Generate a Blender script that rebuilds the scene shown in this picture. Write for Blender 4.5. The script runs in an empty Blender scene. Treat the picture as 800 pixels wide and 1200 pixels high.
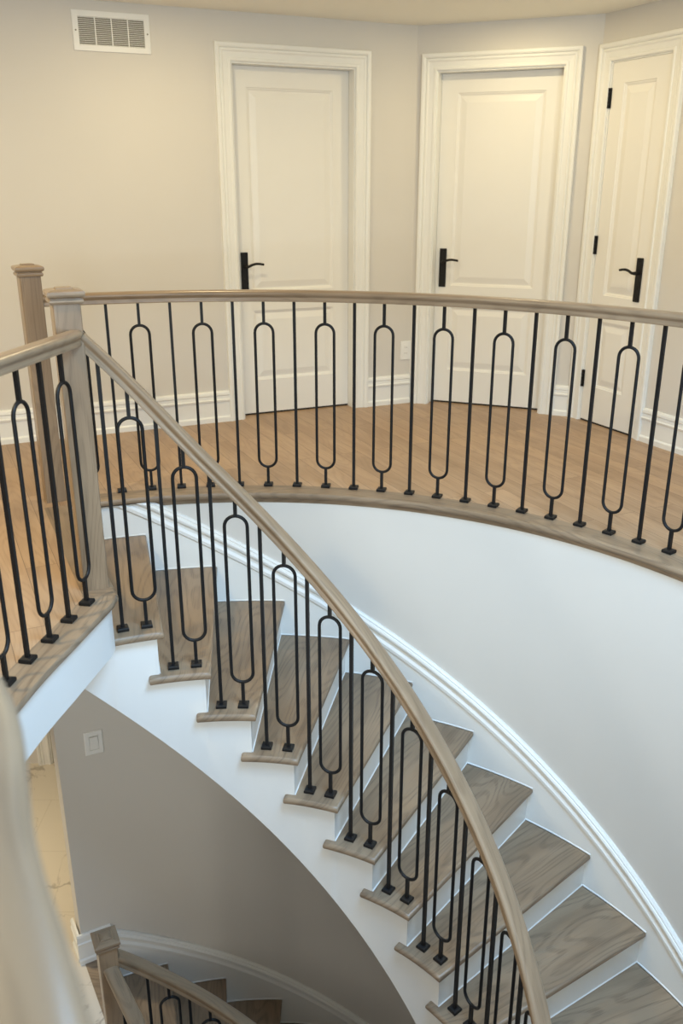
import bpy, math, random
from math import sin, cos, pi, atan2, hypot, radians
from mathutils import Vector, Matrix
from mathutils.geometry import tessellate_polygon

random.seed(4)
S = bpy.context.scene
COL = S.collection

# ------------------------------------------------------------------ measures (metres, z = 0 is the upper floor)
CX, CY = -0.4413, 2.0688            # axis of the curved stair
R_WALL, R_IN, R_STR = 2.2343, 1.1177, 1.148
RISE, DPHI, PHI1 = 0.2061, 0.1597, 1.829
R_FAR, R_ROW = 2.3267, 1.190        # baluster rows: gallery and stair
Z_MAIN = -14 * RISE                 # main floor
Z_CEIL = 2.4409
PHI_B = 2.026                       # top nosing of the lower stair
A_END = 2.086                       # end of the curved wall


def pol(r, a):
    return (CX + r * cos(a), CY + r * sin(a))


def nos(a, z0=0.0, ph0=PHI1 + DPHI):
    return z0 - RISE * (ph0 - a) / DPHI


# ------------------------------------------------------------------ object helpers
def link(o, parent=None):
    COL.objects.link(o)
    if parent is not None:
        o.parent = parent
    return o


class MB:
    """Collects polygons (with metre UVs) and links them as one mesh."""

    def __init__(self):
        self.v, self.f, self.uv, self.mi = [], [], [], []

    def face(self, pts, uvs=None, mi=0):
        b = len(self.v)
        self.v += [tuple(p) for p in pts]
        self.f.append(tuple(range(b, b + len(pts))))
        self.uv.append(uvs)
        self.mi.append(mi)

    def grid(self, rows, us=None, vs=None, closed=False, caps=False, flip=False, mi=0):
        """rows: list of equally long point lists; shares vertices."""
        b = len(self.v)
        n = len(rows[0])
        for r in rows:
            self.v += [tuple(p) for p in r]
        m = n if closed else n - 1
        for i in range(len(rows) - 1):
            for j in range(m):
                k = (j + 1) % n
                q = [b + i * n + j, b + i * n + k, b + (i + 1) * n + k, b + (i + 1) * n + j]
                uv = None
                if us is not None:
                    v1 = vs[j + 1] if j + 1 < len(vs) else vs[0]
                    uv = [(us[i], vs[j]), (us[i], v1), (us[i + 1], v1), (us[i + 1], vs[j])]
                if flip:
                    q.reverse()
                    if uv:
                        uv.reverse()
                self.f.append(tuple(q))
                self.uv.append(uv)
                self.mi.append(mi)
        if caps and closed:
            for i, rev in ((0, True), (len(rows) - 1, False)):
                q = [b + i * n + j for j in range(n)]
                if rev != flip:
                    q.reverse()
                self.f.append(tuple(q))
                self.uv.append(None)
                self.mi.append(mi)

    def box(self, lo, hi, M=None, bev=0.0):
        x0, y0, z0 = lo
        x1, y1, z1 = hi
        b = bev
        if b <= 0:
            P = [(x0, y0, z0), (x1, y0, z0), (x1, y1, z0), (x0, y1, z0), (x0, y0, z1), (x1, y0, z1), (x1, y1, z1), (x0, y1, z1)]
            if M:
                P = [tuple(M @ Vector(p)) for p in P]
            for q in ((0, 3, 2, 1), (4, 5, 6, 7), (0, 1, 5, 4), (1, 2, 6, 5), (2, 3, 7, 6), (3, 0, 4, 7)):
                self.face([P[i] for i in q])
        else:
            rows = []
            for (i, z) in ((b, z0), (0, z0 + b), (0, z1 - b), (b, z1)):
                r = [(x0 + i, y0 + i, z), (x1 - i, y0 + i, z), (x1 - i, y1 - i, z), (x0 + i, y1 - i, z)]
                rows.append([tuple(M @ Vector(p)) for p in r] if M else r)
            self.grid(rows, closed=True, caps=True)

    def build(self, name, mat, parent=None, smooth=None, loc=None, rz=0.0):
        me = bpy.data.meshes.new(name)
        me.from_pydata(self.v, [], self.f)
        ul = me.uv_layers.new(name="UVMap")
        for p, uv in zip(me.polygons, self.uv):
            if uv is None:
                nrm = p.normal
                ax = max(range(3), key=lambda i: abs(nrm[i]))
                for li, vi in zip(p.loop_indices, p.vertices):
                    c = me.vertices[vi].co
                    ul.data[li].uv = ((c.x, c.y), (c.x, c.z), (c.y, c.z))[2 - ax]
            else:
                for li, t in zip(p.loop_indices, uv):
                    ul.data[li].uv = t
        mats = mat if isinstance(mat, (list, tuple)) else [mat]
        for m in mats:
            me.materials.append(m)
        me.polygons.foreach_set("material_index", self.mi)
        if smooth:
            me.polygons.foreach_set("use_smooth", [True] * len(me.polygons))
            me.set_sharp_from_angle(angle=radians(smooth))
        me.validate()
        me.update()
        o = bpy.data.objects.new(name, me)
        if loc is not None:
            o.location = loc
        o.rotation_euler = (0, 0, rz)
        return link(o, parent)


def tag(o, label=None, cat=None, group=None, kind=None):
    if label:
        o["label"] = label
    if cat:
        o["category"] = cat
    if group:
        o["group"] = group
    if kind:
        o["kind"] = kind
    return o


def empty(name, loc, rz=0.0):
    o = bpy.data.objects.new(name, None)
    o.location = loc
    o.rotation_euler = (0, 0, rz)
    o.empty_display_size = 0.1
    return link(o)


def sweep(mb, path, prof, perp=True, side=None, caps=True, mi=0):
    """Sweep a closed profile [(lateral, up)] along a path; UV u runs along the length."""
    n = len(path)
    P = [Vector(p) for p in path]
    us, acc = [], 0.0
    rows = []
    for i in range(n):
        if i:
            acc += (P[i] - P[i - 1]).length
        us.append(acc)
        t = (P[min(i + 1, n - 1)] - P[max(i - 1, 0)]).normalized()
        h = Vector((t.x, t.y, 0)).normalized()
        lat = Vector((h.y, -h.x, 0))            # to the right of travel
        up = lat.cross(t).normalized() if perp else Vector((0, 0, 1))
        if up.z < 0:
            up = -up
        rows.append([P[i] + lat * a + up * b for a, b in prof])
    vs, s = [0.0], 0.0
    for i in range(len(prof)):
        q = prof[(i + 1) % len(prof)]
        s += hypot(q[0] - prof[i][0], q[1] - prof[i][1])
        vs.append(s)
    mb.grid(rows, us, vs, closed=True, caps=caps, mi=mi)


def catmull(pts, n=8):
    out = []
    P = [Vector(p) for p in pts]
    for i in range(len(P) - 1):
        p0, p1, p2, p3 = P[max(i - 1, 0)], P[i], P[i + 1], P[min(i + 2, len(P) - 1)]
        for k in range(n):
            t = k / n
            out.append(0.5 * ((2 * p1) + (p2 - p0) * t + (2 * p0 - 5 * p1 + 4 * p2 - p3) * t * t + (3 * p1 - p0 - 3 * p2 + p3) * t ** 3))
    out.append(P[-1])
    return out


def offset(path, d):
    """Shift a plan path sideways (positive = right of travel)."""
    out = []
    for i in range(len(path)):
        t = (path[min(i + 1, len(path) - 1)] - path[max(i - 1, 0)])
        h = Vector((t.x, t.y, 0)).normalized()
        out.append(path[i] + Vector((h.y, -h.x, 0)) * d)
    return out


def arc(r, a0, a1, z=0.0, step=0.02):
    n = max(2, int(abs(a1 - a0) / step) + 1)
    return [Vector((*pol(r, a0 + (a1 - a0) * i / (n - 1)), z(a0 + (a1 - a0) * i / (n - 1)) if callable(z) else z)) for i in range(n)]


# ------------------------------------------------------------------ materials
def lin(r, g, b):
    f = lambda c: (c / 255 / 12.92) if c / 255 <= 0.04045 else ((c / 255 + 0.055) / 1.055) ** 2.4
    return (f(r), f(g), f(b), 1.0)


def new_mat(name):
    m = bpy.data.materials.new(name)
    m.use_nodes = True
    nt = m.node_tree
    bs = nt.nodes["Principled BSDF"]
    return m, nt, bs


def N(nt, kind, **kw):
    n = nt.nodes.new(kind)
    for k, v in kw.items():
        if k in n.inputs:
            n.inputs[k].default_value = v
        else:
            setattr(n, k, v)
    return n


def paint(name, rgb, rough=0.5, bump=0.0, scale=300, spec=0.5):
    m, nt, bs = new_mat(name)
    L = nt.links.new
    tc = N(nt, "ShaderNodeTexCoord")
    no = N(nt, "ShaderNodeTexNoise", Scale=2.2, Detail=3.0)
    L(tc.outputs["Object"], no.inputs["Vector"])
    mx = N(nt, "ShaderNodeMix", data_type="RGBA")
    c = lin(*rgb)
    mx.inputs["A"].default_value = [x * 0.97 for x in c[:3]] + [1]
    mx.inputs["B"].default_value = [min(1, x * 1.02) for x in c[:3]] + [1]
    L(no.outputs["Fac"], mx.inputs["Factor"])
    L(mx.outputs["Result"], bs.inputs["Base Color"])
    bs.inputs["Roughness"].default_value = rough
    bs.inputs["Specular IOR Level"].default_value = spec
    if bump:
        n2 = N(nt, "ShaderNodeTexNoise", Scale=scale, Detail=2.0)
        L(tc.outputs["Object"], n2.inputs["Vector"])
        b = N(nt, "ShaderNodeBump", Strength=bump, Distance=0.002)
        L(n2.outputs["Fac"], b.inputs["Height"])
        L(b.outputs["Normal"], bs.inputs["Normal"])
    return m


def wood(name, light, mid, dark, rough=0.42, planks=None, grain=1.0, rings=0.55, per_object=True):
    """Oak: long pores, cathedral figure, tone drift; UV u = along the grain, metres."""
    m, nt, bs = new_mat(name)
    L = nt.links.new
    uv = N(nt, "ShaderNodeUVMap")
    vec = uv.outputs["UV"]
    mortar = None
    tone = None
    if planks:
        br = N(nt, "ShaderNodeTexBrick", offset=0.37, offset_frequency=2)
        br.inputs["Scale"].default_value = 1.0
        br.inputs["Color1"].default_value = (0, 0, 0, 1)
        br.inputs["Color2"].default_value = (1, 1, 1, 1)
        br.inputs["Mortar"].default_value = (0.5, 0.5, 0.5, 1)
        br.inputs["Mortar Size"].default_value = 0.0012
        br.inputs["Mortar Smooth"].default_value = 0.2
        br.inputs["Bias"].default_value = 0.0
        br.inputs["Brick Width"].default_value = planks[0]
        br.inputs["Row Height"].default_value = planks[1]
        L(vec, br.inputs["Vector"])
        mortar = br.outputs["Fac"]
        tone = br.outputs["Color"]
    info = N(nt, "ShaderNodeObjectInfo")
    comb = N(nt, "ShaderNodeCombineXYZ")
    rnd = N(nt, "ShaderNodeMath", operation="MULTIPLY")
    rnd.inputs[1].default_value = 37.0
    L(info.outputs["Random"], rnd.inputs[0])
    if planks:
        ad = N(nt, "ShaderNodeMath", operation="MULTIPLY_ADD")
        sep = N(nt, "ShaderNodeSeparateColor")
        L(tone, sep.inputs["Color"])
        L(sep.outputs["Red"], ad.inputs[0])
        ad.inputs[1].default_value = 23.0
        L(rnd.outputs[0], ad.inputs[2])
        L(ad.outputs[0], comb.inputs["Z"])
    else:
        L(rnd.outputs[0], comb.inputs["Z"])
    add = N(nt, "ShaderNodeVectorMath", operation="ADD")
    L(vec, add.inputs[0])
    L(comb.outputs[0], add.inputs[1])

    def mapped(sx, sy):
        mp = N(nt, "ShaderNodeMapping")
        mp.inputs["Scale"].default_value = (sx, sy, 1)
        L(add.outputs[0], mp.inputs["Vector"])
        return mp.outputs[0]

    drift = N(nt, "ShaderNodeTexNoise", Scale=1.0, Detail=3.0)
    L(mapped(1.6, 9), drift.inputs["Vector"])
    pores = N(nt, "ShaderNodeTexNoise", Scale=1.0, Detail=4.0, Roughness=0.65)
    L(mapped(4.0 * grain, 230 * grain), pores.inputs["Vector"])
    fig = N(nt, "ShaderNodeTexNoise", Scale=1.0, Detail=1.2, Roughness=0.4)
    L(mapped(1.1, 6.0), fig.inputs["Vector"])
    fm = N(nt, "ShaderNodeMath", operation="MULTIPLY_ADD")
    fm.inputs[1].default_value = 95.0
    L(fig.outputs["Fac"], fm.inputs[0])
    L(pores.outputs["Fac"], fm.inputs[2])
    sn = N(nt, "ShaderNodeMath", operation="SINE")
    L(fm.outputs[0], sn.inputs[0])

    def ramp(src, lo, hi, t0, t1):
        r = N(nt, "ShaderNodeMapRange", interpolation_type="SMOOTHSTEP")
        for k, v in (("From Min", lo), ("From Max", hi), ("To Min", t0), ("To Max", t1)):
            r.inputs[k].default_value = v
        L(src, r.inputs["Value"])
        return r.outputs["Result"]

    def mul(p, q):
        m_ = N(nt, "ShaderNodeMath", operation="MULTIPLY")
        L(p, m_.inputs[0])
        L(q, m_.inputs[1])
        return m_.outputs[0]

    def mix(f, p, q):
        x = N(nt, "ShaderNodeMix", data_type="RGBA")
        L(f, x.inputs["Factor"])
        for key, c in (("A", p), ("B", q)):
            if isinstance(c, tuple):
                x.inputs[key].default_value = c
            else:
                L(c, x.inputs[key])
        return x.outputs["Result"]

    c0 = mix(ramp(drift.outputs["Fac"], 0.3, 0.7, 0.0, 1.0), lin(*light), lin(*mid))
    c1 = mix(mul(ramp(sn.outputs[0], -0.1, 1.0, 0.0, rings), ramp(pores.outputs["Fac"], 0.35, 0.65, 0.25, 1.0)), c0, lin(*dark))
    out = mix(ramp(pores.outputs["Fac"], 0.52, 0.76, 0.0, 0.36), c1, lin(*dark))
    if planks:
        hs = N(nt, "ShaderNodeHueSaturation")
        v = N(nt, "ShaderNodeMapRange")
        v.inputs["To Min"].default_value = 0.9
        v.inputs["To Max"].default_value = 1.08
        L(sep.outputs["Red"], v.inputs["Value"])
        L(v.outputs[0], hs.inputs["Value"])
        L(out, hs.inputs["Color"])
        m2 = N(nt, "ShaderNodeMix", data_type="RGBA")
        L(mortar, m2.inputs["Factor"])
        L(hs.outputs["Color"], m2.inputs["A"])
        m2.inputs["B"].default_value = [x * 0.6 for x in lin(*dark)[:3]] + [1]
        out = m2.outputs["Result"]
    L(out, bs.inputs["Base Color"])
    bs.inputs["Roughness"].default_value = rough
    bp = N(nt, "ShaderNodeBump", Strength=0.12, Distance=0.001)
    L(pores.outputs["Fac"], bp.inputs["Height"])
    L(bp.outputs["Normal"], bs.inputs["Normal"])
    return m


def marble(name):
    m, nt, bs = new_mat(name)
    L = nt.links.new
    uv = N(nt, "ShaderNodeUVMap")
    cols = []
    for sc, w, seed in ((1.1, 0.012, 3.1), (2.3, 0.006, 8.4)):
        mp = N(nt, "ShaderNodeMapping")
        mp.inputs["Location"].default_value = (seed, seed * 2, 0)
        mp.inputs["Rotation"].default_value = (0, 0, 0.6)
        mp.inputs["Scale"].default_value = (sc, sc * 0.6, 1)
        L(uv.outputs["UV"], mp.inputs["Vector"])
        no = N(nt, "ShaderNodeTexNoise", Scale=1.0, Detail=6.0, Roughness=0.55, Distortion=0.5)
        L(mp.outputs[0], no.inputs["Vector"])
        s = N(nt, "ShaderNodeMath", operation="SUBTRACT")
        s.inputs[1].default_value = 0.5
        L(no.outputs["Fac"], s.inputs[0])
        ab = N(nt, "ShaderNodeMath", operation="ABSOLUTE")
        L(s.outputs[0], ab.inputs[0])
        r = N(nt, "ShaderNodeMapRange", interpolation_type="SMOOTHSTEP")
        r.inputs["From Min"].default_value = 0.0
        r.inputs["From Max"].default_value = w
        r.inputs["To Min"].default_value = 0.5 if sc < 2 else 0.25
        r.inputs["To Max"].default_value = 0.0
        L(ab.outputs[0], r.inputs["Value"])
        cols.append(r.outputs[0])
    mxv = N(nt, "ShaderNodeMath", operation="MAXIMUM")
    L(cols[0], mxv.inputs[0])
    L(cols[1], mxv.inputs[1])
    br = N(nt, "ShaderNodeTexBrick", offset=0.5)
    br.inputs["Scale"].default_value = 1.0
    br.inputs["Brick Width"].default_value = 1.1
    br.inputs["Row Height"].default_value = 0.55
    br.inputs["Mortar Size"].default_value = 0.002
    L(uv.outputs["UV"], br.inputs["Vector"])
    mx = N(nt, "ShaderNodeMix", data_type="RGBA")
    mx.inputs["A"].default_value = lin(222, 212, 196)
    mx.inputs["B"].default_value = lin(120, 108, 96)
    L(mxv.outputs[0], mx.inputs["Factor"])
    m2 = N(nt, "ShaderNodeMix", data_type="RGBA")
    L(br.outputs["Fac"], m2.inputs["Factor"])
    L(mx.outputs["Result"], m2.inputs["A"])
    m2.inputs["B"].default_value = lin(204, 193, 176)
    L(m2.outputs["Result"], bs.inputs["Base Color"])
    bs.inputs["Roughness"].default_value = 0.22
    return m


def black_metal(name, rough=0.45):
    m, nt, bs = new_mat(name)
    L = nt.links.new
    tc = N(nt, "ShaderNodeTexCoord")
    no = N(nt, "ShaderNodeTexNoise", Scale=120.0, Detail=3.0)
    L(tc.outputs["Object"], no.inputs["Vector"])
    rp = N(nt, "ShaderNodeMapRange")
    rp.inputs["To Min"].default_value = rough - 0.08
    rp.inputs["To Max"].default_value = rough + 0.12
    L(no.outputs["Fac"], rp.inputs["Value"])
    L(rp.outputs[0], bs.inputs["Roughness"])
    bs.inputs["Base Color"].default_value = (0.0075, 0.0072, 0.0075, 1)
    bs.inputs["Specular IOR Level"].default_value = 0.3
    bp = N(nt, "ShaderNodeBump", Strength=0.08, Distance=0.001)
    L(no.outputs["Fac"], bp.inputs["Height"])
    L(bp.outputs["Normal"], bs.inputs["Normal"])
    return m


M_WALL = paint("wall_paint", (216, 211, 203), 0.65, 0.06)
M_CEIL = paint("ceiling_paint", (246, 243, 232), 0.8, 0.05)
M_TRIM = paint("white_trim_paint", (236, 235, 230), 0.38)
M_DOOR = paint("white_door_paint", (236, 233, 226), 0.42)
M_WHITE = paint("stringer_white_paint", (228, 227, 223), 0.42)
M_PLATE = paint("white_plastic", (238, 237, 233), 0.35)
M_DARK = paint("shade_and_screw_grey", (138, 131, 118), 0.8)
M_GAP = paint("door_gap_shade", (34, 28, 24), 0.9)
M_TREAD = wood("taupe_oak_treads", (150, 129, 105), (131, 111, 89), (92, 76, 61), 0.42, rings=0.5)
M_RAIL = wood("taupe_oak_rails", (153, 130, 104), (136, 114, 90), (98, 80, 62), 0.28, rings=0.35)
M_FLOOR = wood("oak_floor_planks", (178, 148, 117), (162, 132, 102), (128, 101, 77), 0.4, planks=(1.5, 0.125), rings=0.3)
M_MARBLE = marble("veined_marble_tile")
M_BLACK = black_metal("black_iron")
M_BLACK2 = black_metal("black_hardware", 0.5)

# ------------------------------------------------------------------ plan of the upper rooms
W1A, K12, K23 = Vector((-2.09, 5.192)), Vector((0.488, 6.32)), Vector((1.565, 5.905))
D1 = (K12 - W1A).normalized()
D2 = (K23 - K12).normalized()
D3 = Vector((0.4294, -0.9031)).normalized()
THK = 0.13


def nrm(d):                                  # towards the room
    return Vector((d.y, -d.x))


def wall_frame(o, d):
    """Matrix: local x = along the wall, y = into the wall (away from the room), z up."""
    n = nrm(d)
    return Matrix(((d.x, -n.x, 0, o.x), (d.y, -n.y, 0, o.y), (0, 0, 1, 0), (0, 0, 0, 1)))


F1, F2, F3 = wall_frame(W1A, D1), wall_frame(K12, D2), wall_frame(K23, D3)
L1, L2, L3 = (K12 - W1A).length, (K23 - K12).length, 2.6
OPEN = {1: (1.561, 2.377, 2.178), 2: (0.138, 0.945, 2.176), 3: (0.100, 0.590, 2.176)}


def wall(name, F, s0, s1, op, label):
    a, b, zt = op
    mb = MB()
    for (lo, hi) in (((s0, 0, -0.2), (a, THK, Z_CEIL + 0.02)), ((b, 0, -0.2), (s1, THK, Z_CEIL + 0.02)), ((a, 0, zt), (b, THK, Z_CEIL + 0.02))):
        mb.box(lo, hi, F)
    return tag(mb.build(name, M_WALL), label, "wall", kind="structure")


wall("wall_left", F1, -3.2, L1 + 0.05, OPEN[1], "long beige wall carrying the air vent and the leftmost white door")
wall("wall_middle", F2, 0, L2, OPEN[2], "short beige wall around the middle white door")
wall("wall_right", F3, -0.02, L3, OPEN[3], "beige wall on the right with the narrow hinged white door")

# ceiling
mb = MB()
mb.box((-6.5, -3.4, Z_CEIL), (4.5, 7.6, Z_CEIL + 0.12))
tag(mb.build("ceiling", M_CEIL), "plain pale ceiling over the upper gallery", "ceiling", kind="structure")

# side wall of the hallway on the left (seen only from the side)
mb = MB()
mb.box((-4.75, -3.4, Z_MAIN), (-4.6, 7.6, Z_CEIL))
tag(mb.build("wall_side", M_WALL), "beige end wall of the hallway off to the left", "wall", kind="structure")


# ------------------------------------------------------------------ doors
def casing(name, F, op, parent, z0=0.0, w=0.1):
    a, b, zt = op
    prof = [(0, 0), (0, 0.010), (0.006, 0.015), (0.018, 0.015), (0.022, 0.011), (0.050, 0.014), (0.058, 0.020), (0.066, 0.020),
            (0.070, 0.016), (0.074, 0.024), (0.082, 0.028), (0.096, 0.028), (0.1, 0.024), (0.1, 0)]
    rows = []
    for k in range(4):
        r = []
        for (u, d) in prof:
            u = u * w / 0.1
            s = a - u if k < 2 else b + u
            z = z0 if k in (0, 3) else zt + u
            r.append(F @ Vector((s, -d, z)))
        rows.append(r)
    mb = MB()
    mb.grid(rows, closed=True, caps=True)
    return mb.build(name, M_TRIM, parent)


def jamb(name, F, op, parent, depth=THK, stop=None):
    a, b, zt = op
    mb = MB()
    t = 0.008
    mb.box((a, 0.0, 0.0), (a + t, depth, zt), F)
    mb.box((b - t, 0.0, 0.0), (b, depth, zt), F)
    mb.box((a + t, 0.0, zt - t), (b - t, depth, zt), F)
    return mb.build(name, M_TRIM, parent)


def panel_slab(F, s0, s1, z0, z1, y, panels, parent, thick=0.04):
    """Two-panel moulded door: flat stiles and rails, sunk bead, raised field."""
    mb = MB()
    P = lambda s, z, d: tuple(F @ Vector((s, y + d, z)))
    ss = sorted({s0, s1, *[p[0] for p in panels], *[p[1] for p in panels]})
    zs = sorted({z0, z1, *[p[2] for p in panels], *[p[3] for p in panels]})
    for i in range(len(ss) - 1):
        for j in range(len(zs) - 1):
            c, d = (ss[i] + ss[i + 1]) / 2, (zs[j] + zs[j + 1]) / 2
            if any(p[0] < c < p[1] and p[2] < d < p[3] for p in panels):
                continue
            mb.face([P(ss[i], zs[j], 0), P(ss[i + 1], zs[j], 0), P(ss[i + 1], zs[j + 1], 0), P(ss[i], zs[j + 1], 0)])
    for (a, b, c, d) in panels:
        rows = []
        for (ins, dep) in ((0, 0), (0.003, 0.004), (0.010, 0.006), (0.016, 0.011), (0.024, 0.011), (0.058, 0.003), (0.062, 0.0025)):
            rows.append([P(a + ins, c + ins, dep), P(b - ins, c + ins, dep), P(b - ins, d - ins, dep), P(a + ins, d - ins, dep)])
        mb.grid(rows, closed=True)
        ins, dep = 0.062, 0.0025
        mb.face([P(a + ins, c + ins, dep), P(b - ins, c + ins, dep), P(b - ins, d - ins, dep), P(a + ins, d - ins, dep)])
    q = [(s0, z0), (s1, z0), (s1, z1), (s0, z1)]
    for i in range(4):
        (a, b), (c, d) = q[i], q[(i + 1) % 4]
        mb.face([P(a, b, thick), P(c, d, thick), P(c, d, 0), P(a, b, 0)])
    mb.face([P(s, z, thick) for s, z in reversed(q)])
    return mb.build("door_slab", M_DOOR, parent)


def handle(F, s, y, side, parent):
    """Long black backplate with a curved lever; side = +1 lever points along +s."""
    mb = MB()
    mb.box((s - 0.0235, y - 0.009, 0.822), (s + 0.0235, y, 1.080), F, 0.002)
    # little screw heads and the keyhole cover
    for (z, r) in ((1.062, 0.005), (0.84, 0.005), (0.905, 0.010)):
        rows = []
        for (rr, d) in ((r, -0.009), (r, -0.011), (r * 0.6, -0.0125)):
            rows.append([F @ Vector((s + rr * cos(t * pi / 6), y + d, z + rr * sin(t * pi / 6))) for t in range(12)])
        mb.grid(rows, closed=True, caps=True, flip=True)
    h = mb.build("door_handle", M_BLACK2, parent)
    # lever: spindle then a wavy arm
    pts = [(0, -0.006, 0.992), (0, -0.030, 0.992), (0.004 * side, -0.044, 0.992), (0.016 * side, -0.050, 0.994), (0.040 * side, -0.050, 1.004),
           (0.065 * side, -0.050, 1.009), (0.090 * side, -0.050, 1.008), (0.118 * side, -0.050, 1.003)]
    mb = MB()
    rows = []
    P = catmull([Vector(p) for p in pts], 4)
    for i, p in enumerate(P):
        t = (P[min(i + 1, len(P) - 1)] - P[max(i - 1, 0)]).normalized()
        k = i / (len(P) - 1)
        lat = Vector((0, 0, 1))
        lat = (lat - t * lat.dot(t)).normalized()
        o = t.cross(lat)
        ra, rb = (0.010, 0.010) if k < 0.3 else (0.0095 - 0.0025 * k, 0.0065)
        rows.append([F @ (Vector((s, y, 0)) + p + lat * ra * cos(q * pi / 5) + o * rb * sin(q * pi / 5)) for q in range(10)])
    mb.grid(rows, closed=True, caps=True)
    mb.build("lever", M_BLACK2, h, smooth=50)
    return h


def hinge(F, s, z, parent):
    mb = MB()
    mb.box((s - 0.003, -0.004, z), (s + 0.014, 0.002, z + 0.112), F)
    for k in range(5):
        rows = []
        for zz in (z + k * 0.0224 + 0.0008, z + (k + 1) * 0.0224 - 0.0008):
            rows.append([F @ Vector((s + 0.0075 * cos(t * pi / 5), -0.006 + 0.0075 * sin(t * pi / 5), zz)) for t in range(10)])
        mb.grid(rows, closed=True, caps=True)
    return mb.build("hinge", M_BLACK2, parent)


def door(n, F, stile, lever_s, lever_dir, flush, label, zl):
    a, b, zt = OPEN[n]
    base = F @ Vector(((a + b) / 2, 0, 0))
    root = empty("door_%d" % n, base)
    inv = Matrix.Translation(-base) @ F
    tag(root, label, "door", kind="structure")
    casing("casing", inv, OPEN[n], root)
    y = 0.004 if flush else 0.088
    jamb("jamb", inv, OPEN[n], root)
    g = 0.0095
    panel_slab(inv, a + g, b - g, 0.012, zt - g, y, [(a + stile, b - stile, 0.240, zl), (a + stile, b - stile, 0.832, 2.052)], root)
    handle(inv, lever_s, y, lever_dir, root)
    mb = MB()
    mb.box((a, y + 0.004, 0.0005), (b, y + 0.036, 0.010), inv)
    mb.build("gap_shade_strip", M_GAP, root)  # dark strip painting in the shade under the slab, no real sill
    if flush:
        for z in (1.921, 1.077, 0.228):
            hinge(inv, a + 0.004, z, root)
    return root


door(1, F1, 0.120, 1.629, 1, False, "leftmost white two-panel door, black lever on its left side", 0.705)
door(2, F2, 0.119, 0.199, 1, False, "middle white two-panel door, facing the stairwell between two corners", 0.690)
door(3, F3, 0.114, 0.511, -1, True, "narrow white closet door with three black hinges, on the right wall", 0.668)

# ------------------------------------------------------------------ baseboards
BASE_PROF = [(0, 0), (0.022, 0), (0.022, 0.030), (0.017, 0.036), (0.013, 0.040), (0.013, 0.135), (0.020, 0.140), (0.022, 0.150), (0.015, 0.156),
             (0.013, 0.176), (0.018, 0.182), (0.016, 0.196), (0.010, 0.206), (0, 0.208)]


def baseboard(name, pieces, label):
    mb = MB()
    for (F, s0, s1) in pieces:
        rows = [[F @ Vector((s, -d, z)) for d, z in BASE_PROF] for s in (s0, s1)]
        mb.grid(rows, closed=True, caps=True)
    return tag(mb.build(name, M_TRIM), label, "baseboard", kind="structure")


baseboard("baseboard_left", [(F1, -3.2, 1.461)], "tall white baseboard left of the leftmost door")
baseboard("baseboard_middle", [(F1, 2.477, L1)], "short white baseboard under the outlet between two doors")
baseboard("baseboard_corner", [(F2, 1.045, L2)], "tiny piece of white baseboard between the middle and the narrow door")
baseboard("baseboard_right", [(F3, 0.690, L3)], "tall white baseboard right of the narrow door")

# ------------------------------------------------------------------ vent and outlet
vc = F1 @ Vector((0.878, 0, 2.288))
vent = tag(empty("air_vent", vc), "white louvered air vent high on the beige wall", "air vent")
inv = Matrix.Translation(-vc) @ F1
mb = MB()
o, i_ = (0.664, 1.092, 2.188, 2.390), (0.697, 1.059, 2.219, 2.358)
rows = []
for (t, d) in ((0, 0), (0, -0.006), (0.08, -0.009), (0.92, -0.010), (1.0, -0.008), (1.0, 0.0)):
    a = [o[k] + (i_[k] - o[k]) * t for k in range(4)]
    rows.append([inv @ Vector((a[0], d, a[2])), inv @ Vector((a[1], d, a[2])), inv @ Vector((a[1], d, a[3])), inv @ Vector((a[0], d, a[3]))])
mb.grid(rows, closed=True)
mb.build("vent_frame", M_PLATE, vent)
mb = MB()
mb.box((0.69, -0.0015, 2.212), (1.066, -0.0005, 2.365), inv)
mb.build("louver_shade_sheet", M_DARK, vent)  # flat grey sheet on the wall; its colour stands for shade between louvers
mb = MB()
nl = 15
for k in range(nl):
    z = 2.2215 + k * (0.134 / (nl - 1))
    mb.face([inv @ Vector(p) for p in ((0.697, -0.0085, z - 0.002), (1.059, -0.0085, z - 0.002), (1.059, -0.006, z + 0.0015), (0.697, -0.006, z + 0.0015))])
    mb.face([inv @ Vector(p) for p in ((0.697, -0.0085, z - 0.002), (0.697, -0.006, z - 0.0012), (1.059, -0.006, z - 0.0012), (1.059, -0.0085, z - 0.002))])
mb.build("louver", M_PLATE, vent)
for k in (1, 2, 3):
    mb = MB()
    s = 0.697 + k * 0.0905
    mb.box((s - 0.0025, -0.0105, 2.219), (s + 0.0025, -0.002, 2.358), inv)
    mb.build("divider", M_PLATE, vent)
for s in (0.681, 1.076):
    mb = MB()
    rows = [[inv @ Vector((s + r * cos(t * pi / 5), d, 2.289 + r * sin(t * pi / 5))) for t in range(10)] for (r, d) in ((0.0045, -0.009), (0.0045, -0.011), (0.003, -0.0118))]
    mb.grid(rows, closed=True, caps=True, flip=True)
    mb.build("screw", M_DARK, vent)

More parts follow.
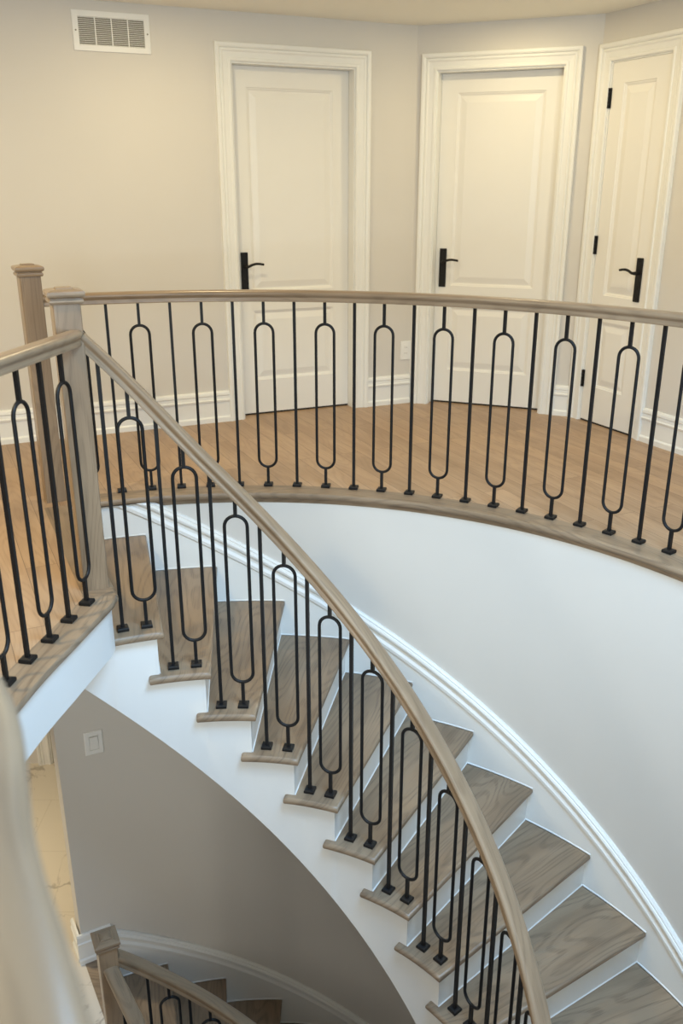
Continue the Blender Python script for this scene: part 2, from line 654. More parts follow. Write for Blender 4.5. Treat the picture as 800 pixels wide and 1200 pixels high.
oc = F1 @ Vector((2.780, 0, 0.382))
outlet = tag(empty("wall_outlet", oc), "small white wall outlet above the baseboard between two doors", "outlet")
inv = Matrix.Translation(-oc) @ F1
mb = MB()
mb.box((2.741, -0.006, 0.316), (2.819, 0.0, 0.448), inv, 0.002)
mb.build("cover_plate", M_PLATE, outlet)
mb = MB()
mb.box((2.763, -0.0085, 0.342), (2.797, -0.005, 0.422), inv, 0.0015)
so = mb.build("socket", M_PLATE, outlet)
for z in (0.362, 0.402):
    for ds in (-0.0065, 0.0065):
        mb = MB()
        mb.box((2.780 + ds - 0.0012, -0.0088, z - 0.004), (2.780 + ds + 0.0012, -0.0082, z + 0.005), inv)
        mb.build("slot", M_DARK, so)

# ------------------------------------------------------------------ landing edge (left) and floors
RAILPTS = [(-0.937, 3.125), (-0.959, 2.989), (-0.984, 2.850), (-1.010, 2.700), (-1.036, 2.560), (-1.058, 2.410), (-1.075, 2.200), (-1.045, 2.0),
           (-0.965, 1.75), (-0.858, 1.5), (-0.720, 1.25), (-0.545, 1.0), (-0.364, 0.754), (-0.273, 0.548), (-0.190, 0.395), (-0.085, 0.18), (0.02, -0.05),
           (0.14, -0.35)]
rail_plan = catmull([Vector((x, y, 0)) for x, y in RAILPTS], 8)
edge_plan = offset(rail_plan, -0.090)        # travel is towards the camera, so the void lies on the left of travel
CORNER = Vector((-0.867, 3.066, 0))
edge_plan = [CORNER] + [p for p in edge_plan if p.y < 3.03]
A0 = PHI1 + DPHI                              # nosing of the landing
A_IN = 1.9765

# wood floor of the landing and gallery
outer = []
for F, s in ((F1, -3.2), (F1, L1), (F2, L2), (F3, L3)):
    q = F @ Vector((s, 0.14, 0))
    outer.append(Vector((q.x, q.y, 0)))
far_edge = arc(R_WALL + 0.03, -0.55, A0)
inner_edge = [Vector((p.x, p.y, 0)) for p in edge_plan]
in_off = offset(edge_plan, 0.025)
front = [Vector(p + (0,)) for p in ((0.45, -0.62), (0.95, -0.62), (1.40, -0.30), (1.62, 0.15), (1.68, 0.60))]
outer += [Vector((3.4, 2.2, 0)), Vector((3.4, -3.2, 0)), Vector((-4.7, -3.2, 0))]
hole = front + far_edge + [Vector((*pol(1.20, A_IN + 0.012), 0)), Vector((-0.905, 3.10, 0))] + [p for p in in_off[4:]]
poly = outer + hole
tris = tessellate_polygon([outer, hole])
pd = Vector((D3.x, D3.y, 0))                  # planks run this way
pw = Vector((-D3.y, D3.x, 0))
mb = MB()
for zz, rev in ((0.0, False), (-0.2, True)):
    for t in tris:
        q = [Vector((poly[k].x, poly[k].y, zz)) for k in t]
        nz = (q[1] - q[0]).cross(q[2] - q[0]).z
        if (nz < 0) != rev:
            q.reverse()
        mb.face(q, [(p.dot(pd), p.dot(pw)) for p in q])
for ring in (outer, hole):
    n = len(ring)
    for k in range(n):
        a, b = ring[k], ring[(k + 1) % n]
        mb.face([(a.x, a.y, 0), (a.x, a.y, -0.2), (b.x, b.y, -0.2), (b.x, b.y, 0)])
tag(mb.build("floor", M_FLOOR), "warm oak plank floor of the landing and curved gallery", "floor", kind="structure")

# nosing boards; profile lateral: + = into the void, 0 = the edge
NOSE = [(-0.125, -0.030), (-0.125, 0.002), (-0.008, 0.002), (-0.003, 0.0005), (0.0, -0.004), (0.001, -0.014), (0.0, -0.023), (-0.004, -0.028), (-0.010, -0.030)]
COVE = [(-0.060, -0.0301), (-0.019, -0.0301), (-0.020, -0.042), (-0.024, -0.052), (-0.0265, -0.058), (-0.060, -0.058)]


def neg(prof):
    return [(-a, b) for a, b in reversed(prof)]


mb = MB()
path = arc(R_WALL - 0.030, -0.55, A0 - 0.012, step=0.015)      # travel anticlockwise: the void lies on the left
sweep(mb, path, neg(NOSE))
path = arc(R_WALL - 0.030, -0.55, A0 - 0.09, step=0.015)
sweep(mb, path, neg(COVE))
tag(mb.build("trim_1", M_TREAD, smooth=35), "taupe curved nosing board along the gallery edge over the stairwell", "nosing", kind="structure")
mb = MB()
path = edge_plan
sweep(mb, path, neg(NOSE))
cor = [(CORNER.x - 0.002, CORNER.y - 0.004), (-0.9005, 3.136), (-1.03, 3.17), (-0.995, 3.052), (-0.872, 3.058)]
mb.grid([[(x, y, z) for x, y in cor] for z in (-0.029, 0.0029)], closed=True, caps=True)
tag(mb.build("trim_2", M_TREAD, smooth=35), "taupe nosing board along the landing edge in front, beside the near post", "nosing", kind="structure")
mb = MB()
sweep(mb, [CORNER + Vector((0.004, 0.006, -0.0009)), Vector((*pol(R_WALL - 0.012, A0), -0.0009))], NOSE)
tag(mb.build("trim_3", M_TREAD, smooth=35), "taupe top nosing of the stair between the two tall posts", "nosing", kind="structure")

# white fascia under the landing edge
mb = MB()
fas = offset(edge_plan, 0.024)
rows = []
for z, d in ((-0.028, 0), (-0.232, 0), (-0.232, 0.03), (-0.028, 0.03)):
    rows.append([p + Vector((0, 0, z)) for p in offset(fas, d)])
rows = [[r[i] for r in rows] for i in range(len(fas))]
mb.grid(rows, closed=True, caps=True)
tag(mb.build("trim_4", M_WHITE, smooth=35), "white fascia board under the landing edge in front", "fascia", kind="structure")

# ------------------------------------------------------------------ curved wall of the stairwell
mb = MB()
rows = []
aa = [A_END - k * 0.025 for k in range(int((A_END + 1.05) / 0.025) + 1)]
for a in aa:
    top = -0.029 if a < 1.9995 else -0.201
    rows.append([(*pol(R_WALL, a), -4.9), (*pol(R_WALL, a), top), (*pol(R_WALL + 0.13, a), top), (*pol(R_WALL + 0.13, a), -4.9)])
mb.grid(rows, closed=True, caps=True, flip=True)
for f in mb.uv:
    pass
tag(mb.build("wall_stair", M_WALL, smooth=40), "tall curved pale grey wall of the stairwell", "wall", kind="structure")


# helical skirt board and its cap moulding
def skirt(names, z0, ph0, a_hi, a_lo, ztop, labels):
    st = 0.02
    n = int((a_hi - a_lo) / st)
    A = [a_hi - (a_hi - a_lo) * k / n for k in range(n + 1)]
    rows = []
    for a in A:
        base = nos(a, z0, ph0)
        t = min(base + 0.10, ztop)
        b = min(base - 0.42, ztop - 0.001)
        rows.append([(*pol(R_WALL - 0.011, a), b), (*pol(R_WALL - 0.011, a), t), (*pol(R_WALL + 0.005, a), t), (*pol(R_WALL + 0.005, a), b)])
    mb = MB()
    mb.grid(rows, closed=True, caps=True, flip=True)
    tag(mb.build(names[0], M_TRIM, smooth=40), labels[0], "skirting", kind="structure")
    prof = [(0.005, 0.085), (-0.014, 0.085), (-0.021, 0.094), (-0.022, 0.112), (-0.017, 0.120), (-0.013, 0.128), (-0.013, 0.144), (-0.019, 0.152), (-0.027, 0.160),
            (-0.029, 0.172), (-0.025, 0.182), (-0.019, 0.186), (-0.020, 0.194), (-0.012, 0.203), (0.005, 0.203)]
    rows = []
    for a in A:
        base = nos(a, z0, ph0)
        rows.append([(*pol(R_WALL + d, a), min(base + h, ztop)) for d, h in prof])
    mb = MB()
    mb.grid(rows, closed=True, caps=True)
    tag(mb.build(names[1], M_TRIM, smooth=28), labels[1], "moulding", kind="structure")


skirt(("trim_5", "trim_6"), 0.0, A0, 1.985, -0.45, -0.0295,
      ("white skirt board stepping down the curved wall beside the main treads", "white moulding sweeping down the curved wall above the main treads"))
skirt(("trim_7", "trim_8"), Z_MAIN, PHI_B, 2.010, 0.55, Z_MAIN + 0.195,
      ("white skirt board along the dim wall beside the lower treads", "white moulding curving down the dim wall below the light switch"))

# baseboard wrapping the end of the curved wall
mb = MB()
path = [Vector((*pol(R_WALL + 0.15, A_END + 0.004), Z_MAIN)), Vector((*pol(R_WALL + 0.002, A_END + 0.004), Z_MAIN))]
sweep(mb, path, [(a, b * 1.04) for a, b in BASE_PROF][::-1])
path = [Vector((*pol(R_WALL, a), Z_MAIN)) for a in (A_END + 0.012, 2.06, 2.03, 2.008)]
sweep(mb, path, [(a, b * 1.04) for a, b in BASE_PROF][::-1])
tag(mb.build("baseboard_hall", M_TRIM), "white baseboard wrapping the wall end behind the lower post", "baseboard", kind="structure")

# ------------------------------------------------------------------ main floor level: marble, hall wall, door casing
mb = MB()
hall = [Vector((*pol(R_WALL + 0.2, A_END), 0)), Vector((*pol(1.16, A_END - 0.003), 0)), Vector((-0.75, 2.5, 0)), Vector((-0.9, 0.5, 0)), Vector((-4.7, 0.5, 0)),
        Vector((-4.7, 7.4, 0)), Vector((3.0, 7.4, 0)), Vector((3.0, 4.6, 0))] + [Vector((*pol(R_WALL + 0.06, a), 0)) for a in (0.8, 1.1, 1.4, 1.7, 2.0)]
tris = tessellate_polygon([hall])
for t in tris:
    q = [Vector((hall[k].x, hall[k].y, Z_MAIN)) for k in t]
    if (q[1] - q[0]).cross(q[2] - q[0]).z < 0:
        q.reverse()
    mb.face(q, [(p.x, p.y) for p in q])
for k in range(len(hall)):
    a, b = hall[k], hall[(k + 1) % len(hall)]
    mb.face([(a.x, a.y, Z_MAIN), (a.x, a.y, Z_MAIN - 0.25), (b.x, b.y, Z_MAIN - 0.25), (b.x, b.y, Z_MAIN)])
tag(mb.build("floor_lower", M_MARBLE), "cream veined marble floor of the hall below", "floor", kind="structure")

mb = MB()
for lo, hi in (((-4.7, 5.95, Z_MAIN), (-2.335, 6.08, -0.2)), ((-1.60, 5.95, Z_MAIN), (3.0, 6.08, -0.2)), ((-2.335, 5.95, Z_MAIN + 2.17), (-1.60, 6.08, -0.2))):
    mb.box(lo, hi)
tag(mb.build("wall_hall", M_WALL), "beige wall at the back of the hall below", "wall", kind="structure")
FH = Matrix(((1, 0, 0, 0), (0, 1, 0, 5.95), (0, 0, 1, Z_MAIN), (0, 0, 0, 1)))
base = FH @ Vector((-1.97, 0, 0))
d4 = tag(empty("door_4", base), "pale door casing glimpsed over the marble floor far below", "door", kind="structure")
inv = Matrix.Translation(-base) @ FH
casing("casing", inv, (-2.335, -1.60, 2.17), d4)
jamb("jamb", inv, (-2.335, -1.60, 2.17), d4)
panel_slab(inv, -2.318, -1.62, 0.012, 2.155, 0.05, [(-2.20, -1.74, 0.24, 0.69), (-2.20, -1.74, 0.83, 2.05)], d4)

# light switch on the curved wall
a = 1.997
sw_c = Vector((*pol(R_WALL, a), -1.392))
sw = tag(empty("light_switch", sw_c, a - pi / 2), "white light switch on the dim curved wall under the landing", "light switch")
mb = MB()
# plate with a sunk window round the rocker
rows = []
for (x, z, d) in ((0.050, 0.073, 0.0), (0.050, 0.073, 0.005), (0.046, 0.069, 0.009), (0.026, 0.047, 0.009), (0.0245, 0.0455, 0.003), (0.0, 0.0, 0.003)):
    rows.append([(-x, -d, -z), (x, -d, -z), (x, -d, z), (-x, -d, z)])
mb.grid(rows, closed=True)
mb.build("switch_plate", M_PLATE, sw)
mb = MB()
rows = [[(x, y, z) for x, y in ((-0.020, -0.003), (-0.020, -d), (0.020, -d), (0.020, -0.003))] for z, d in ((-0.041, 0.007), (0.0, 0.010), (0.041, 0.017))]
mb.grid(rows, closed=True, caps=True)
mb.build("rocker", M_PLATE, sw)


# ------------------------------------------------------------------ staircases
def tread_mesh(name, thick=0.034):
    """Local frame: origin on the stair axis at the tread top, local +x = the nosing line (outer end)."""
    de = -0.0101
    r_o, r_i, dl = R_WALL - 0.013, R_IN, 0.2243
    pts = []
    P = lambda r, a: (r * cos(a), r * sin(a))
    pts.append(P(r_i, de))
    pts.append(P(r_o, 0.0))
    for k in range(1, 9):
        pts.append(P(r_o, (DPHI + 0.018) * k / 8))
    pts.append(P(1.172, DPHI + 0.02))
    pts.append(P(1.172, dl + de))
    for k in range(8):
        pts.append(P(r_i, de + dl - dl * k / 8))
    # remove duplicate start
    n = len(pts)
    C = Vector((1.7, 0.13))
    mb = MB()

    def inset(d):
        out = []
        for i in range(n):
            p, a, b = Vector(pts[i]), Vector(pts[i - 1]), Vector(pts[(i + 1) % n])
            e1, e2 = (p - a).normalized(), (b - p).normalized()
            n1, n2 = Vector((-e1.y, e1.x)), Vector((-e2.y, e2.x))
            m = (n1 + n2)
            m = m / max(0.35, m.dot(n1)) if m.length > 1e-6 else n1
            out.append(p + m * d)
        return out
    rows = []
    for d, z in ((0.010, -thick), (0.004, -thick + 0.003), (0.0005, -thick + 0.010), (0.0, -thick / 2), (0.0005, -0.010), (0.004, -0.003), (0.010, 0.0)):
        rows.append([(q.x, q.y, z) for q in inset(d)])
    mb.grid(rows, closed=True)
    mb.uv = [None] * len(mb.f)
    top = [Vector((x, y, 0)) for x, y, _ in rows[-1]]
    for t in tessellate_polygon([top]):
        for zz, rev in ((0.0, False), (-thick, True)):
            src = rows[-1] if not rev else rows[0]
            q = [src[k] for k in t]
            nz = (Vector(q[1]) - Vector(q[0])).cross(Vector(q[2]) - Vector(q[0])).z
            if (nz < 0) != rev:
                q.reverse()
            mb.face(q)
    me_o = mb.build(name, M_TREAD, smooth=40)
    # metre UVs from local x (along the tread) and y
    me = me_o.data
    ul = me.uv_layers[0]
    for p in me.polygons:
        for li, vi in zip(p.loop_indices, p.vertices):
            c = me.vertices[vi].co
            ul.data[li].uv = (c.x, c.y + c.z * (1 if abs(p.normal.z) < 0.9 else 0))
    return me_o


def riser_mesh(name):
    """Local frame like the tread above it; spans from this tread's underside down one rise. Carries the caulk bead at its foot and along the wall."""
    p0, p1 = Vector((R_STR * cos(-0.0101), R_STR * sin(-0.0101))), Vector(((R_WALL - 0.008), 0.0))
    e = (p1 - p0).normalized()
    nn = Vector((-e.y, e.x))                     # towards the rear of the tread
    a0, a1 = p0 + nn * 0.028, p1 + nn * 0.028
    b0, b1 = a0 + nn * 0.018, a1 + nn * 0.018
    mb = MB()
    z1, z0 = -0.030, -RISE
    rows = [[(p.x, p.y, z) for p in (a0, a1, b1, b0)] for z in (z0, z1)]
    mb.grid(rows, closed=True, caps=True)
    c0, c1 = a0 - nn * 0.0045, a1 - nn * 0.0045
    mb.grid([[(c0.x, c0.y, z0), (c1.x, c1.y, z0)], [(a0.x, a0.y, z0 + 0.0045), (a1.x, a1.y, z0 + 0.0045)]], flip=False)
    # caulk where the tread below meets the skirt board
    rows = []
    for k in range(9):
        t = -DPHI + (DPHI + 0.012) * k / 8
        r = R_WALL - 0.0105
        rows.append([(r * cos(t), r * sin(t), z0 + 0.005), ((r - 0.006) * cos(t), (r - 0.006) * sin(t), z0 + 0.0004)])
    mb.grid(rows, flip=True)
    return mb.build(name, M_WHITE)


TREAD0 = tread_mesh("tread")
RISER0 = riser_mesh("riser")
used = {"t": False, "r": False}


def staircase(name, z0, ph0, n, label, a_head):
    root = tag(empty(name, (*pol(1.7, ph0 - n * DPHI), z0 - (n + 1) * RISE)), label, "staircase")
    bx, by, bz = root.location

    def put(o0, key, z, a):
        if not used[key]:
            o = o0
            used[key] = True
        else:
            o = o0.copy()
            COL.objects.link(o)
        o.parent = root
        o.location = (CX - bx, CY - by, z - bz)
        o.rotation_euler = (0, 0, a)
        return o
    for k in range(n + 1):
        a = ph0 - k * DPHI
        if k:
            put(TREAD0, "t", z0 - k * RISE, a)
        put(RISER0, "r", z0 - k * RISE, a)
    # cut stringer: saw-tooth top, smooth helical bottom
    mb = MB()
    cols = []
    off = 0.028 / R_STR - 0.0101
    ang = []
    for k in range(n + 1):
        a_hi = ph0 - k * DPHI + off if k else a_head
        # the section under tread k (k = 0: under the landing)
        lo = ph0 - k * DPHI + off
        hi = ph0 - (k - 1) * DPHI + off if k else a_head
        zt = z0 - k * RISE - 0.032 if k else z0 - 0.032
        m = 6
        for j in range(m + 1):
            ang.append((hi + (lo - hi) * j / m, zt))
    rows = []
    for (a, zt) in ang:
        zb = nos(a, z0, ph0) - 0.562
        rows.append([(*pol(R_STR, a), zb), (*pol(R_STR, a), zt), (*pol(R_STR + 0.03, a), zt), (*pol(R_STR + 0.03, a), zb)])
    rows = [[(x - bx, y - by, z - bz) for x, y, z in r] for r in rows]
    mb.grid(rows, closed=True, caps=True)
    mb.build("stringer", M_WHITE, root, smooth=40)
    mb = MB()
    rows = []
    for (a, zt) in ang:
        zb = nos(a, z0, ph0) - 0.560
        rows.append([(*pol(R_STR + 0.001, a), zb), (*pol(R_WALL - 0.001, a), zb), (*pol(R_WALL - 0.001, a), zb + 0.02), (*pol(R_STR + 0.001, a), zb + 0.02)])
    rows = [[(x - bx, y - by, z - bz) for x, y, z in r] for r in rows]
    mb.grid(rows, closed=True, caps=True)
    mb.build("soffit", M_WHITE, root, smooth=40)
    return root


staircase("staircase", 0.0, A0, 13, "curved oak staircase with white risers sweeping down from the landing", 2.32)
staircase("staircase", Z_MAIN, PHI_B, 8, "dim lower flight of oak stairs seen below the light switch", PHI_B + 0.06)
# wooden landing strip at the head of the lower flight
mb = MB()
rows = []
for r in (R_IN + 0.02, 1.5, 1.9, R_WALL - 0.003):
    rows.append([(*pol(r, A_END), Z_MAIN + 0.003), (*pol(r, PHI_B), Z_MAIN + 0.003), (*pol(r, PHI_B), Z_MAIN - 0.032), (*pol(r, A_END), Z_MAIN - 0.032)])
mb.grid(rows, closed=True, caps=True)
tag(mb.build("trim_9", M_TREAD), "dark wood landing strip at the head of the lower stairs", "nosing", kind="structure")


# ------------------------------------------------------------------ newel posts
def newel(loc, rz, label, k=1.0, z_bot=0.0, top=1.092):
    root = tag(empty("newel_post", loc, rz), label, "post", "square oak newel posts")
    h = 0.0475 * k
    mb = MB()
    b = 0.003
    rows, us = [], []
    for z in (z_bot, top + 0.004):
        rows.append([(h - b, -h, z), (h, -h + b, z), (h, h - b, z), (h - b, h, z), (-h + b, h, z), (-h, h - b, z), (-h, -h + b, z), (-h + b, -h, z)])
    vs = [0, 0.004, 0.1, 0.104, 0.2, 0.204, 0.3, 0.304, 0.4]
    mb.grid(rows, [z_bot, top], vs, closed=True, caps=True)
    mb.build("post_shaft", M_RAIL, root)
    prof = [(0.0475, 0.0), (0.0545, 0.0005), (0.0575, 0.004), (0.0585, 0.010), (0.0570, 0.015), (0.0530, 0.0175), (0.0520, 0.020), (0.0560, 0.0225), (0.0610, 0.025),
            (0.0635, 0.030), (0.0640, 0.037), (0.0620, 0.0425), (0.0575, 0.0445), (0.0545, 0.0455), (0.0310, 0.0500), (0.0300, 0.0480), (0.0285, 0.0480), (0.0275, 0.0535),
            (0.0255, 0.0545), (0.0, 0.0548)]
    prof = [(r_ * k, z_ * k) for r_, z_ in prof]
    mb = MB()
    rows = []
    for r, z in prof:
        r = max(r, 0.0005)
        rows.append([(r, -r, top + z), (r, r, top + z), (-r, r, top + z), (-r, -r, top + z)])
    us, acc = [0], 0
    for i in range(1, len(prof)):
        acc += hypot(prof[i][0] - prof[i - 1][0], prof[i][1] - prof[i - 1][1])
        us.append(acc)
    mb.v, mb.f, mb.uv, mb.mi = [], [], [], []
    for j in range(4):
        sub = []
        for i, r in enumerate(rows):
            a_, b_ = r[j], r[(j + 1) % 4]
            sub.append([a_, b_])
        bse = len(mb.v)
        for rr in sub:
            mb.v += rr
        for i in range(len(sub) - 1):
            mb.f.append((bse + 2 * i, bse + 2 * i + 1, bse + 2 * i + 3, bse + 2 * i + 2))
            w0, w1 = prof[i][0], prof[i + 1][0]
            mb.uv.append([(-w0, us[i]), (w0, us[i]), (w1, us[i + 1]), (-w1, us[i + 1])])
            mb.mi.append(0)
    mb.build("post_cap", M_RAIL, root, smooth=32)
    return root


AR = 1.984
RZ_NEAR = AR - pi / 2                               # faces follow the radial line
ca, sa = cos(AR), sin(AR)
near_c = Vector((-0.9105, 3.131)) + Vector((-sa, ca)) * 0.0475 + Vector((ca, sa)) * 0.0475
newel((near_c.x, near_c.y, 0.002), RZ_NEAR, "near oak newel post where the landing rail meets the stair rail")
AB = 2.014
newel((*pol(R_FAR + 0.01, AB), 0.0), radians(27), "far oak newel post ending the gallery rail, behind the near post")
low_c = (-1.082, 3.10)
newel((*low_c, Z_MAIN), RZ_NEAR + 0.04, "oak newel post at the head of the dim lower stairs", k=0.90, top=1.100)

# ------------------------------------------------------------------ railings
HR = [(0.0265, 0.0), (0.0275, 0.006), (0.0262, 0.013), (0.0245, 0.019), (0.0255, 0.024), (0.0300, 0.029), (0.0335, 0.035), (0.0345, 0.041), (0.0330, 0.048),
      (0.0280, 0.054), (0.0190, 0.0575), (0.0080, 0.0590)]
HR = [(a, b * 0.92) for a, b in HR]
HR = HR + [(-a, b) for a, b in reversed(HR)]
BW = 0.0069        # half width of the square bar


def bar_mesh(name, h, z0=0.010):
    mb = MB()
    mb.box((-BW, -BW, z0), (BW, BW, h), None, 0.0)
    return mb.build(name, M_BLACK)


def oval_mesh(name, h, zb, zt, half=0.0455):
    """Stem, stadium loop and upper stem of one bent bar; the loop lies in the local xz plane."""
    mb = MB()
    mb.box((-BW, -BW, 0.010), (BW, BW, zb + 0.004))
    mb.box((-BW, -BW, zt - 0.004), (BW, BW, h))
    path = []
    for k in range(13):
        t = pi + pi * k / 12
        path.append((half * cos(t), zb + half + half * sin(t)))
    for k in range(13):
        t = pi * k / 12
        path.append((half * cos(t), zt - half + half * sin(t)))
    n = len(path)
    rr = 0.0070
    rows = []
    for i in range(n):
        a, b = path[i - 1], path[(i + 1) % n]
        tx, tz = b[0] - a[0], b[1] - a[1]
        l = hypot(tx, tz)
        nx, nz = tz / l, -tx / l
        x, z = path[i]
        rows.append([(x + nx * rr * cos(q * pi / 5), rr * sin(q * pi / 5), z + nz * rr * cos(q * pi / 5)) for q in range(10)])
    rows.append(rows[0])
    mb.grid(rows, closed=True, flip=True)
    return mb.build(name, M_BLACK, smooth=40)


def shoe_mesh(name):
    mb = MB()
    rows = []
    for r, z in ((0.0215, 0.0), (0.0225, 0.002), (0.0225, 0.011), (0.0205, 0.0145), (0.0125, 0.0165), (0.0105, 0.0165)):
        rows.append([(r, -r, z), (r, r, z), (-r, r, z), (-r, -r, z)])
    mb.grid(rows, closed=True, caps=True)
    return mb.build(name, M_BLACK)


SHOE0 = shoe_mesh("shoe")
shoe_used = [False]


class Row:
    """A railing: its empty, and balusters (each > shoe) copied along it."""

    def __init__(self, root):
        self.root = root
        self.proto = {}

    def add(self, kind, x, y, z, rz, make):
        if kind not in self.proto:
            o = make()
            self.proto[kind] = o
        else:
            o = self.proto[kind].copy()
            COL.objects.link(o)
        o.parent = self.root
        L = self.root.location
        o.location = (x - L.x, y - L.y, z + 0.0008 - L.z)
        o.rotation_euler = (0, 0, rz)
        if shoe_used[0]:
            s = SHOE0.copy()
            COL.objects.link(s)
        else:
            s = SHOE0
            shoe_used[0] = True
        s.parent = o
        s.location = (0, 0, 0)
        return o


def handrail(root, path, prof=HR):
    mb = MB()
    L = root.location
    sweep(mb, [p - L for p in path], prof)
    return mb.build("handrail", M_RAIL, root, smooth=38)


# gallery railing (curved, level)
g = Row(tag(empty("gallery_railing", (*pol(R_FAR, 1.2), 0.0)), "curved level railing of black ovals and bars along the upper gallery", "railing"))
A_F, DA = 1.5426, 0.0635
Z_FAR = 0.953
handrail(g.root, arc(R_FAR, AB - 0.018, -0.05, Z_FAR, 0.02))
for j in range(-6, 25):
    a = A_F - j * DA + (0.0035 - 0.0016 * j if j <= 0 else (0.0018 if j == 1 else 0.0))
    x, y = pol(R_FAR, a)
    if j % 2 == 0:
        g.add("o", x, y, 0.002, a - pi / 2, lambda: oval_mesh("oval_baluster", Z_FAR + 0.006, 0.102, 0.842))
    else:
        g.add("b", x, y, 0.002, a - pi / 2, lambda: bar_mesh("straight_baluster", Z_FAR + 0.006))

# stair railing (helix)
s_ = Row(tag(empty("stair_railing", (*pol(R_ROW, 1.829), -RISE)), "sloping curved railing following the main staircase down from the near post", "railing"))
RH = 0.886


def ease(a):
    t = min(1.0, max(0.0, (a - 1.62) / 0.34))
    return 0.034 * t * t * (3 - 2 * t)


hx = arc(R_ROW, 2.016, -0.10, lambda a: nos(a) + RH + ease(a), 0.02)
# ease the first stretch into the newel
handrail(s_.root, hx)
for k in range(13):
    zt = -(k + 1) * RISE
    ae, ao = PHI1 + 0.1235 - k * DPHI, PHI1 + 0.0435 - k * DPHI
    he = nos(ae) + RH + ease(ae) - zt + 0.012
    ho = nos(ao) + RH + ease(ao) - zt + 0.012
    key = str(min(k, 2))
    x, y = pol(R_ROW, ae)
    s_.add("b" + key, x, y, zt, ae - pi / 2, lambda: bar_mesh("straight_baluster", he))
    x, y = pol(R_ROW, ao)
    s_.add("o" + key, x, y, zt, ao - pi / 2, lambda: oval_mesh("oval_baluster", ho, 0.118, 0.872))

# landing railing: from the near post round to the camera
l_ = Row(tag(empty("landing_railing", (-0.98, 2.85, 0.0)), "level railing along the landing edge at left, curving to the blurred rail in front", "railing"))
Z_L = 0.951
lp = [Vector((p.x, p.y, Z_L)) for p in rail_plan]
lp[0] = Vector((near_c.x + 0.018, near_c.y - 0.042, Z_L))
handrail(l_.root, lp)
FEET = [(-0.959, 2.989), (-0.986, 2.850), (-1.009, 2.702), (-1.038, 2.562), (-1.058, 2.420), (-1.076, 2.272), (-1.066, 2.125)]
for k, (x, y) in enumerate(FEET):
    p, q = FEET[max(k - 1, 0)], FEET[min(k + 1, len(FEET) - 1)]
    rz = atan2(q[1] - p[1], q[0] - p[0])
    if k % 2 == 0:
        l_.add("o", x, y, 0.002, rz, lambda: oval_mesh("oval_baluster", Z_L + 0.006, 0.100, 0.842))
    else:
        l_.add("b", x, y, 0.002, rz, lambda: bar_mesh("straight_baluster", Z_L + 0.006))

# lower stair railing
b_ = Row(tag(empty("stair_railing", (*pol(R_ROW, PHI_B - DPHI), Z_MAIN - RISE)), "dim railing going down the lower stairs from the lower post", "railing"))
handrail(b_.root, arc(R_ROW + 0.012, 2.118, 0.9, lambda a: nos(a, Z_MAIN, PHI_B) + RH, 0.02))
for k in range(7):
    zt = Z_MAIN - (k + 1) * RISE
    ph = PHI_B - DPHI
    ae, ao = ph + 0.1235 - k * DPHI, ph + 0.0435 - k * DPHI
    he = nos(ae, Z_MAIN, PHI_B) + RH - zt + 0.012
    ho = nos(ao, Z_MAIN, PHI_B) + RH - zt + 0.012
    x, y = pol(R_ROW, ae)
    b_.add("b", x, y, zt, ae - pi / 2, lambda: bar_mesh("straight_baluster", he))
    x, y = pol(R_ROW, ao)
    b_.add("o", x, y, zt, ao - pi / 2, lambda: oval_mesh("oval_baluster", ho, 0.118, 0.872))
# guard rail that leaves the lower post towards the viewer
gr = Row(tag(empty("guard_railing", (-0.93, 2.81, Z_MAIN)), "short light oak guard rail leaving the lower post toward the viewer", "railing"))
gp = [Vector((low_c[0] + 0.012, low_c[1] - 0.02, Z_MAIN + 0.945)), Vector((-0.895, 2.81, Z_MAIN + 0.945)), Vector((-0.72, 2.5, Z_MAIN + 0.945))]
handrail(gr.root, gp)
for k in range(3):
    t = (k + 0.8) / 3.0
    p = gp[0].lerp(gp[2], t)
    gr.add("b", p.x, p.y, Z_MAIN, -1.1, lambda: bar_mesh("straight_baluster", 0.95))


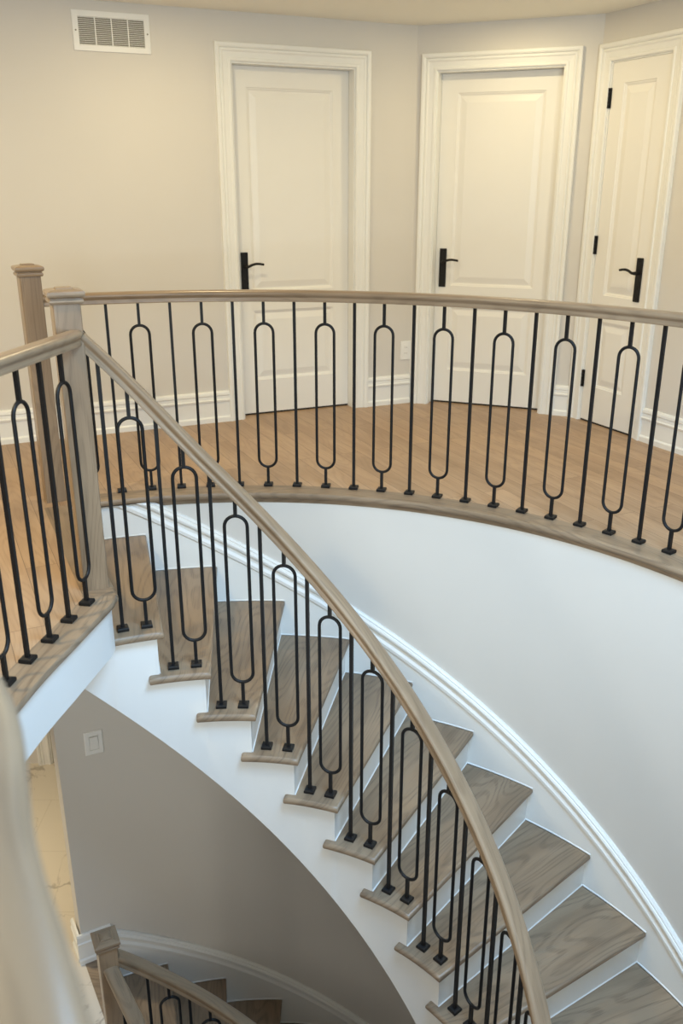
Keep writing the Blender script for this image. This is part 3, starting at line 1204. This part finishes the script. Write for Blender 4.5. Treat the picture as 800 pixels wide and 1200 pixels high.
# ------------------------------------------------------------------ light
def area(name, loc, target, size, energy, color, shape="RECTANGLE", size_y=None, spread=None):
    d = bpy.data.lights.new(name, "AREA")
    d.shape = shape
    d.size = size
    if size_y:
        d.size_y = size_y
    d.energy = energy
    d.color = color
    if spread:
        d.spread = spread
    o = bpy.data.objects.new(name, d)
    o.location = loc
    v = Vector(target) - Vector(loc)
    o.rotation_euler = v.to_track_quat("-Z", "Y").to_euler()
    return link(o)


WARM = (1.0, 0.825, 0.48)
COOL = (0.83, 0.95, 1.0)
SKY = (0.37, 0.65, 1.0)
# daylight through the tall window behind the camera
area("foyer_window_daylight", (0.9, -3.3, 1.25), (-0.2, 3.2, 0.0), 4.4, 222, COOL, size_y=2.0)
# skylight over the open well
area("skylight", (0.70, 1.75, Z_CEIL - 0.01), (0.70, 1.75, 0), 1.5, 120, SKY, shape="DISK", spread=radians(140))
# recessed ceiling lights of the gallery
for x, y, e in ((-2.6, 3.6, 18), (-0.75, 4.75, 11.5), (0.92, 5.52, 7.5), (1.55, 4.35, 11), (-1.75, 2.3, 36)):
    area("ceiling_downlight", (x, y, Z_CEIL - 0.006), (x, y, 0), 0.11, e, WARM, shape="DISK", spread=radians(180))
# window of the main floor, front left
area("lower_window_daylight", (-3.2, -1.6, -1.3), (-1.0, 4.0, -1.6), 1.6, 62, (1.0, 0.97, 0.89), size_y=1.6)
# hall light below
area("hall_downlight", (-2.75, 4.3, -0.22), (-2.75, 4.3, -3), 0.14, 19, (1.0, 0.86, 0.58), shape="DISK", spread=radians(95))

w = bpy.data.worlds.new("daylight")
S.world = w
w.use_nodes = True
bg = w.node_tree.nodes["Background"]
bg.inputs["Color"].default_value = (0.75, 0.88, 1.0, 1)
bg.inputs["Strength"].default_value = 0.03

# ------------------------------------------------------------------ camera
cam = bpy.data.cameras.new("camera")
cam.sensor_fit = "VERTICAL"
cam.sensor_height = 36.0
cam.sensor_width = 24.0
cam.lens = 36.0 * 1029.83 / 1200.0
cam.clip_start = 0.02
cam.dof.use_dof = True
cam.dof.focus_distance = 3.9
cam.dof.aperture_fstop = 3.2
co = bpy.data.objects.new("camera", cam)
co.location = (0, 0, 1.47416)
co.rotation_euler = (radians(90 - 20.2621), 0, 0)
link(co)
S.camera = co

S.view_settings.view_transform = "Standard"
S.view_settings.look = "None"
S.view_settings.gamma = 1.0
S.view_settings.use_curve_mapping = False
S.view_settings.exposure = 0.0
